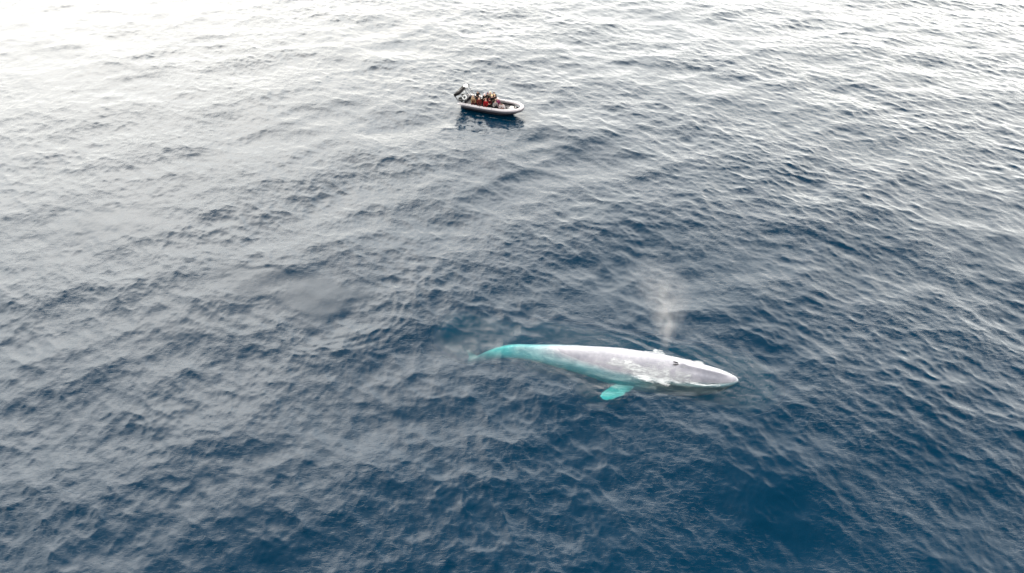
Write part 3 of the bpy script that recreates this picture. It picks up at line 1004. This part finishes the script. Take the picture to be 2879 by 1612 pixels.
# ------------------------------------------------------------------ people
skinm = mat('skin', (0.55, 0.33, 0.25), 0.55, 0.08, 9)


def skin_mesh(name, nodes, edges, root=0, sub=1):
    """nodes: list of (pos, radius[, radius2])"""
    me_ = bpy.data.meshes.new(name)
    me_.from_pydata([n[0] for n in nodes], edges, [])
    o = bpy.data.objects.new(name, me_)
    COL.objects.link(o)
    md = o.modifiers.new('skin', 'SKIN'); md.use_smooth_shade = True
    sv = me_.skin_vertices[0].data
    for i, n in enumerate(nodes):
        sv[i].radius = (n[1], n[2] if len(n) > 2 else n[1])
    sv[root].use_root = True
    s = o.modifiers.new('sub', 'SUBSURF'); s.levels = sub; s.render_levels = sub
    dg = bpy.context.evaluated_depsgraph_get()
    res = bpy.data.meshes.new_from_object(o.evaluated_get(dg))
    bpy.data.objects.remove(o)
    bpy.data.meshes.remove(me_)
    return res


class Chain:
    def __init__(s): s.n = []; s.e = []
    def add(s, p, r, to=None, r2=None):
        s.n.append((tuple(p), r, r if r2 is None else r2))
        if to is not None: s.e.append((to, len(s.n) - 1))
        return len(s.n) - 1


def make_person(name, x, y, z, yaw, pose, label, jacket, trousers, hat=None, hair=(0.08, 0.05, 0.03), look=0.0, lean=0.0, arms='rest', scale=1.0, vest=None, stripe=None, hood=False):
    """x,y,z: boat frame position of the feet / seat"""
    root_z = 0.93 if pose == 'stand' else (0.10 if pose == 'sit' else 0.42)
    ca, sa = math.cos(lean), math.sin(lean)
    pel = Vector((0, 0, root_z))

    def up(h, f=0.0, s=0.0):        # a point h above the pelvis along the leaning spine
        return pel + Vector((h * sa + f * ca, s, h * ca - f * sa))
    B = Chain(); J = Chain(); T = Chain()
    p0 = B.add(pel, 0.13, None, 0.11)
    p1 = B.add(up(0.2), 0.13, p0, 0.10)
    p2 = B.add(up(0.4), 0.15, p1, 0.11)
    p3 = B.add(up(0.52), 0.07, p2, 0.07)
    hd = up(0.68, 0.03)
    p4 = B.add(up(0.60, 0.01), 0.062, p3)
    p5 = B.add(hd - Vector((0, 0, 0.03)), 0.088, p4, 0.078)
    p6 = B.add(hd + Vector((0, 0, 0.06)), 0.092, p5, 0.080)
    p7 = B.add(hd + Vector((-0.005, 0, 0.11)), 0.05, p6, 0.045)
    j0 = J.add(pel - Vector((0, 0, 0.06)) if pose == 'stand' else pel + Vector((0, 0, 0.02)), 0.175, None, 0.14)
    j1 = J.add(up(0.2), 0.165, j0, 0.135)
    j2 = J.add(up(0.40), 0.185, j1, 0.14)
    j3 = J.add(up(0.53), 0.085, j2, 0.085)
    t0 = T.add(pel + Vector((0, 0, 0.03)), 0.15, None, 0.125)
    faces = []
    for sg in (-1, 1):
        sh = up(0.46, 0, sg * 0.19)
        if arms == 'rest': el = up(0.2, 0.08, sg * 0.26); wr = up(0.10, 0.30, sg * 0.14)
        elif arms == 'hold': el = up(0.24, 0.16, sg * 0.25); wr = up(0.34, 0.36, sg * 0.10)
        elif arms == 'camera': el = up(0.32, 0.24, sg * 0.24); wr = up(0.60, 0.26, sg * 0.10)
        elif arms == 'point' and sg > 0: el = up(0.44, 0.26, sg * 0.26); wr = up(0.50, 0.52, sg * 0.24)
        else: el = up(0.18, -0.02, sg * 0.27); wr = up(-0.06, 0.08, sg * 0.28)
        a0 = B.add(sh, 0.062, p2); a1 = B.add(el, 0.045, a0); a2 = B.add(wr, 0.028, a1)
        b0 = J.add(sh, 0.085, j2); b1 = J.add(el, 0.068, b0); J.add(el.lerp(wr, 0.9), 0.05, b1)
        d = (wr - el).normalized()
        side = Vector((0, 0, 1)).cross(d)
        side = side.normalized() if side.length > 0.1 else Vector((1, 0, 0))
        nrm = d.cross(side) * (-1)
        if nrm.z > 0: nrm = -nrm
        pm = B.add(wr + d * 0.06, 0.032, a2, 0.018)
        for fi, (off_, ln) in enumerate(((-0.030, 0.075), (-0.010, 0.085), (0.010, 0.080), (0.030, 0.062))):
            k1_ = wr + d * 0.10 + side * off_
            f0 = B.add(k1_, 0.0095, pm)
            f1 = B.add(k1_ + d * ln * 0.5 + nrm * 0.012, 0.0085, f0)
            B.add(k1_ + d * ln * 0.8 + nrm * 0.04, 0.007, f1)
        tb = -sg
        f0 = B.add(wr + d * 0.045 + side * (tb * 0.042), 0.011, pm)
        B.add(wr + d * 0.085 + side * (tb * 0.055) + nrm * 0.02, 0.009, f0)
        hip = pel + Vector((0, sg * 0.10, -0.04))
        if pose == 'stand':
            kn = Vector((0.03, sg * 0.12, 0.50)); an = Vector((-0.01, sg * 0.13, 0.09)); to = Vector((0.15, sg * 0.15, 0.035))
        elif pose == 'sit':
            kn = pel + Vector((0.43, sg * 0.15, 0.03)); an = pel + Vector((0.38, sg * 0.15, -0.40)); to = an + Vector((0.16, 0, -0.05))
        else:   # crouch
            kn = pel + Vector((0.36, sg * 0.16, 0.10)); an = Vector((0.10, sg * 0.15, 0.09)); to = an + Vector((0.16, 0, -0.05))
        l0 = B.add(hip, 0.095, p0); l1 = B.add(hip.lerp(kn, 0.5), 0.078, l0); l2 = B.add(kn, 0.058, l1); l25 = B.add(kn.lerp(an, 0.35), 0.056, l2); l3 = B.add(an, 0.04, l25); B.add(to, 0.035, l3, 0.025)
        c0 = T.add(hip, 0.115, t0); c1 = T.add(hip.lerp(kn, 0.5), 0.098, c0); c2 = T.add(kn, 0.08, c1); c3 = T.add(kn.lerp(an, 0.4), 0.078, c2); T.add(an + (kn - an) * 0.08, 0.062, c3)
        faces.append((an, to))
    bme = skin_mesh(name, B.n, B.e)
    # face: nose, eyes, ears, mouth
    bm = bmesh.new(); bm.from_mesh(bme)
    Rl = Matrix.Rotation(look, 4, 'Z')
    nb_ = len(bm.verts)
    ellip(bm, (0.095, 0, 0.01), (0.022, 0.014, 0.028), 8, 6)
    for sg in (-1, 1):
        ellip(bm, (0.078, sg * 0.033, 0.032), (0.014, 0.015, 0.009), 8, 5)
        ellip(bm, (0.0, sg * 0.085, 0.01), (0.022, 0.012, 0.034), 8, 5)
    ellip(bm, (0.082, 0, -0.035), (0.010, 0.026, 0.008), 8, 5)
    bm.verts.ensure_lookup_table()
    bmesh.ops.transform(bm, matrix=Matrix.Translation(hd) @ Rl, verts=bm.verts[nb_:])
    bm.to_mesh(bme); bm.free()
    P_ = link('person', bme, skinm)
    P_.location = boat_world(x, y, z); P_.rotation_euler = (0, 0, BYAW + yaw); P_.scale = (scale * 1.2, scale * 1.2, scale * 1.12)
    tag(P_, label, 'person', 'passengers aboard the inflatable boat')
    jm = mat('jacket_cloth', jacket, 0.85, 0.25, 14, bump=0.3, spec=0.12)
    jk = link('jacket', skin_mesh('jacket', J.n, J.e), jm, P_)
    link('trousers', skin_mesh('trousers', T.n, T.e), mat('trouser_cloth', trousers, 0.85, 0.25, 14, spec=0.12), P_)
    for an, to in faces:
        bm = bmesh.new()
        tube(bm, [an + Vector((0, 0, 0.05)), an + Vector((-0.01, 0, -0.03)), an.lerp(to, 0.6) + Vector((0, 0, 0.0)), to + Vector((0.05, 0, 0.0))], [0.055, 0.06, 0.05, 0.03], 10)
        obj('boot', bm, m_black, P_)
    bm = bmesh.new()
    if hood or hat:
        ellip(bm, (-0.012, 0, 0.055), (0.118, 0.108, 0.10), 14, 9)
        for v in list(bm.verts):
            if v.co.z < 0.02 and v.co.x > 0.02: v.co.x = 0.02
        if hood:
            ellip(bm, (-0.03, 0, -0.03), (0.10, 0.11, 0.13), 12, 8)
        else:
            ellip(bm, (-0.01, 0, 0.165), (0.03, 0.03, 0.03), 8, 6)
            tube(bm, [(0.112 * math.cos(a), 0.104 * math.sin(a), 0.04 + 0.01 * math.cos(a)) for a in np.linspace(0, 2 * math.pi, 17)], 0.018, 6)
    else:
        ellip(bm, (-0.02, 0, 0.04), (0.108, 0.103, 0.10), 14, 9)
        for v in list(bm.verts):
            if v.co.z < 0.05 and v.co.x > 0.0: v.co.x *= 0.1
        ellip(bm, (-0.05, 0, -0.02), (0.06, 0.085, 0.10), 10, 8)
    bmesh.ops.transform(bm, matrix=Matrix.Translation(hd) @ Rl, verts=bm.verts)
    obj('hood' if hood else ('hat' if hat else 'hair'), bm, mat('hat_cloth' if hat else 'hair_strands', hat or (jacket if hood else hair), 0.8, 0.2, 20), P_)
    if vest:
        V_ = Chain()
        a = V_.add(up(0.10), 0.185, None, 0.155); b2 = V_.add(up(0.28), 0.19, a, 0.16); V_.add(up(0.44), 0.15, b2, 0.125)
        link('life_jacket', skin_mesh('life_jacket', V_.n, V_.e), mat('vest_cloth', vest, 0.7, 0.15, 10), P_)
    if stripe:
        for sg in (-1, 1):
            bm = bmesh.new()
            tube(bm, [up(0.46, -0.02, sg * 0.282), up(0.33, 0.0, sg * 0.315), up(0.2, 0.05, sg * 0.325)], 0.018, 6)
            obj('sleeve_stripe', bm, mat('stripe_cloth', stripe, 0.7, 0.05), P_)
    return P_


DK = (0.012, 0.010, 0.010); RED = (0.42, 0.02, 0.03); MAR = (0.06, 0.010, 0.012); BEI = (0.26, 0.18, 0.10); PUR = (0.16, 0.03, 0.08)
TRS = (0.012, 0.012, 0.014); WHT = (0.75, 0.68, 0.68); GRN = (0.02, 0.03, 0.02)
D = 0.47
people = [
    # name, x, y, z, yaw, pose, label, jacket, trousers
    dict(x=1.72, y=-0.05, z=D, yaw=R(-20), pose='stand', label='standing person in black jacket with grey knitted hat, alone just forward of the stern arch', jacket=DK, trousers=TRS, hat=(0.16, 0.16, 0.17), arms='hold', scale=0.98),
    dict(x=1.50, y=-0.80, z=0.93, yaw=R(-75), pose='sit', label='seated person in beige and brown jacket, nearest to the stern arch', jacket=BEI, trousers=MAR, hair=(0.30, 0.18, 0.10), lean=0.25, arms='rest', vest=(0.16, 0.05, 0.03)),
    dict(x=2.28, y=-0.78, z=0.93, yaw=R(-60), pose='sit', label='seated bald person in dull red jacket beside the beige jacket', jacket=(0.13, 0.02, 0.015), trousers=MAR, hair=(0.55, 0.34, 0.26), lean=0.3, arms='rest', vest=(0.10, 0.015, 0.015)),
    dict(x=2.95, y=-0.45, z=D, yaw=R(-50), pose='stand', label='standing person in black jacket with white sleeve stripes and pale pink hat', jacket=DK, trousers=TRS, hat=(0.75, 0.55, 0.55), arms='hold', stripe=(0.9, 0.9, 0.92), scale=0.98),
    dict(x=3.22, y=-0.05, z=D, yaw=R(-40), pose='stand', label='standing person in black jacket with dark purple hat', jacket=DK, trousers=TRS, hat=(0.10, 0.01, 0.04), arms='side', scale=0.98),
    dict(x=3.45, y=0.35, z=D, yaw=R(-60), pose='stand', label='standing person in grey coat and cream hat behind the purple hat', jacket=(0.3, 0.28, 0.24), trousers=TRS, hat=(0.72, 0.62, 0.45), arms='camera', scale=1.0),
    dict(x=3.42, y=-0.80, z=0.93, yaw=R(-90), pose='sit', label='seated person in bright red jacket with pink face, closest to the near tube', jacket=(0.33, 0.015, 0.02), trousers=(0.12, 0.01, 0.01), hair=(0.42, 0.22, 0.18), lean=0.35, arms='rest'),
    dict(x=3.78, y=-0.62, z=0.93, yaw=R(-70), pose='sit', label='seated person in dark red jacket between the bright red jacket and the tall black coats', jacket=MAR, trousers=TRS, hat=(0.20, 0.02, 0.03), lean=0.15, arms='hold'),
    dict(x=4.05, y=-0.50, z=D, yaw=R(-55), pose='stand', label='tall standing person in long black coat with cream hat, in the middle of the boat', jacket=DK, trousers=GRN, hat=(0.70, 0.55, 0.33), arms='camera', scale=1.0),
    dict(x=4.28, y=-0.15, z=D, yaw=R(-50), pose='stand', label='standing person in dark brown coat with fair hair behind the tall black coat', jacket=(0.03, 0.02, 0.012), trousers=TRS, hair=(0.55, 0.42, 0.24), arms='hold', scale=0.97),
    dict(x=4.55, y=-0.62, z=0.80, yaw=R(-45), pose='sit', label='seated person in grey jacket and dark trousers, beside the purple jacket', jacket=(0.26, 0.24, 0.24), trousers=TRS, hair=(0.25, 0.18, 0.14), lean=0.2, arms='rest'),
    dict(x=4.72, y=-0.15, z=0.93, yaw=R(-30), pose='sit', label='seated person in purple jacket with pale pink hat', jacket=PUR, trousers=(0.1, 0.02, 0.05), hat=(0.80, 0.68, 0.68), arms='rest'),
    dict(x=5.25, y=-0.72, z=0.50, yaw=R(-30), pose='crouch', label='crouching person in light grey jacket with dark hat, second from the bow', jacket=(0.35, 0.3, 0.3), trousers=MAR, hat=(0.05, 0.02, 0.02), lean=0.5, arms='hold', scale=0.9),
    dict(x=5.72, y=-0.70, z=0.50, yaw=R(-80), pose='crouch', label='crouching person in pale pink jacket with black hair, nearest to the bow', jacket=(0.55, 0.48, 0.48), trousers=MAR, hair=(0.01, 0.01, 0.01), lean=0.3, arms='rest', scale=0.92),
    dict(x=1.10, y=-0.45, z=0.93, yaw=R(10), pose='sit', label='seated person in sand coloured coat with white hat under the arch struts', jacket=(0.40, 0.34, 0.24), trousers=TRS, hat=(0.8, 0.76, 0.74), arms='rest', lean=0.1),
    dict(x=3.95, y=0.40, z=D, yaw=R(-50), pose='stand', label='standing person in black coat with dark hair at the far side, behind the fair hair', jacket=DK, trousers=TRS, arms='side', scale=0.97),
    dict(x=2.62, y=-0.20, z=0.80, yaw=R(-60), pose='sit', label='seated person in dark brown coat between the bald passenger and white striped sleeves', jacket=(0.03, 0.02, 0.015), trousers=TRS, hair=(0.10, 0.06, 0.04), arms='rest', lean=0.15),
]
for i, kw in enumerate(people):
    kw['look'] = R(rng.uniform(-20, 20))
    make_person('person', **kw)
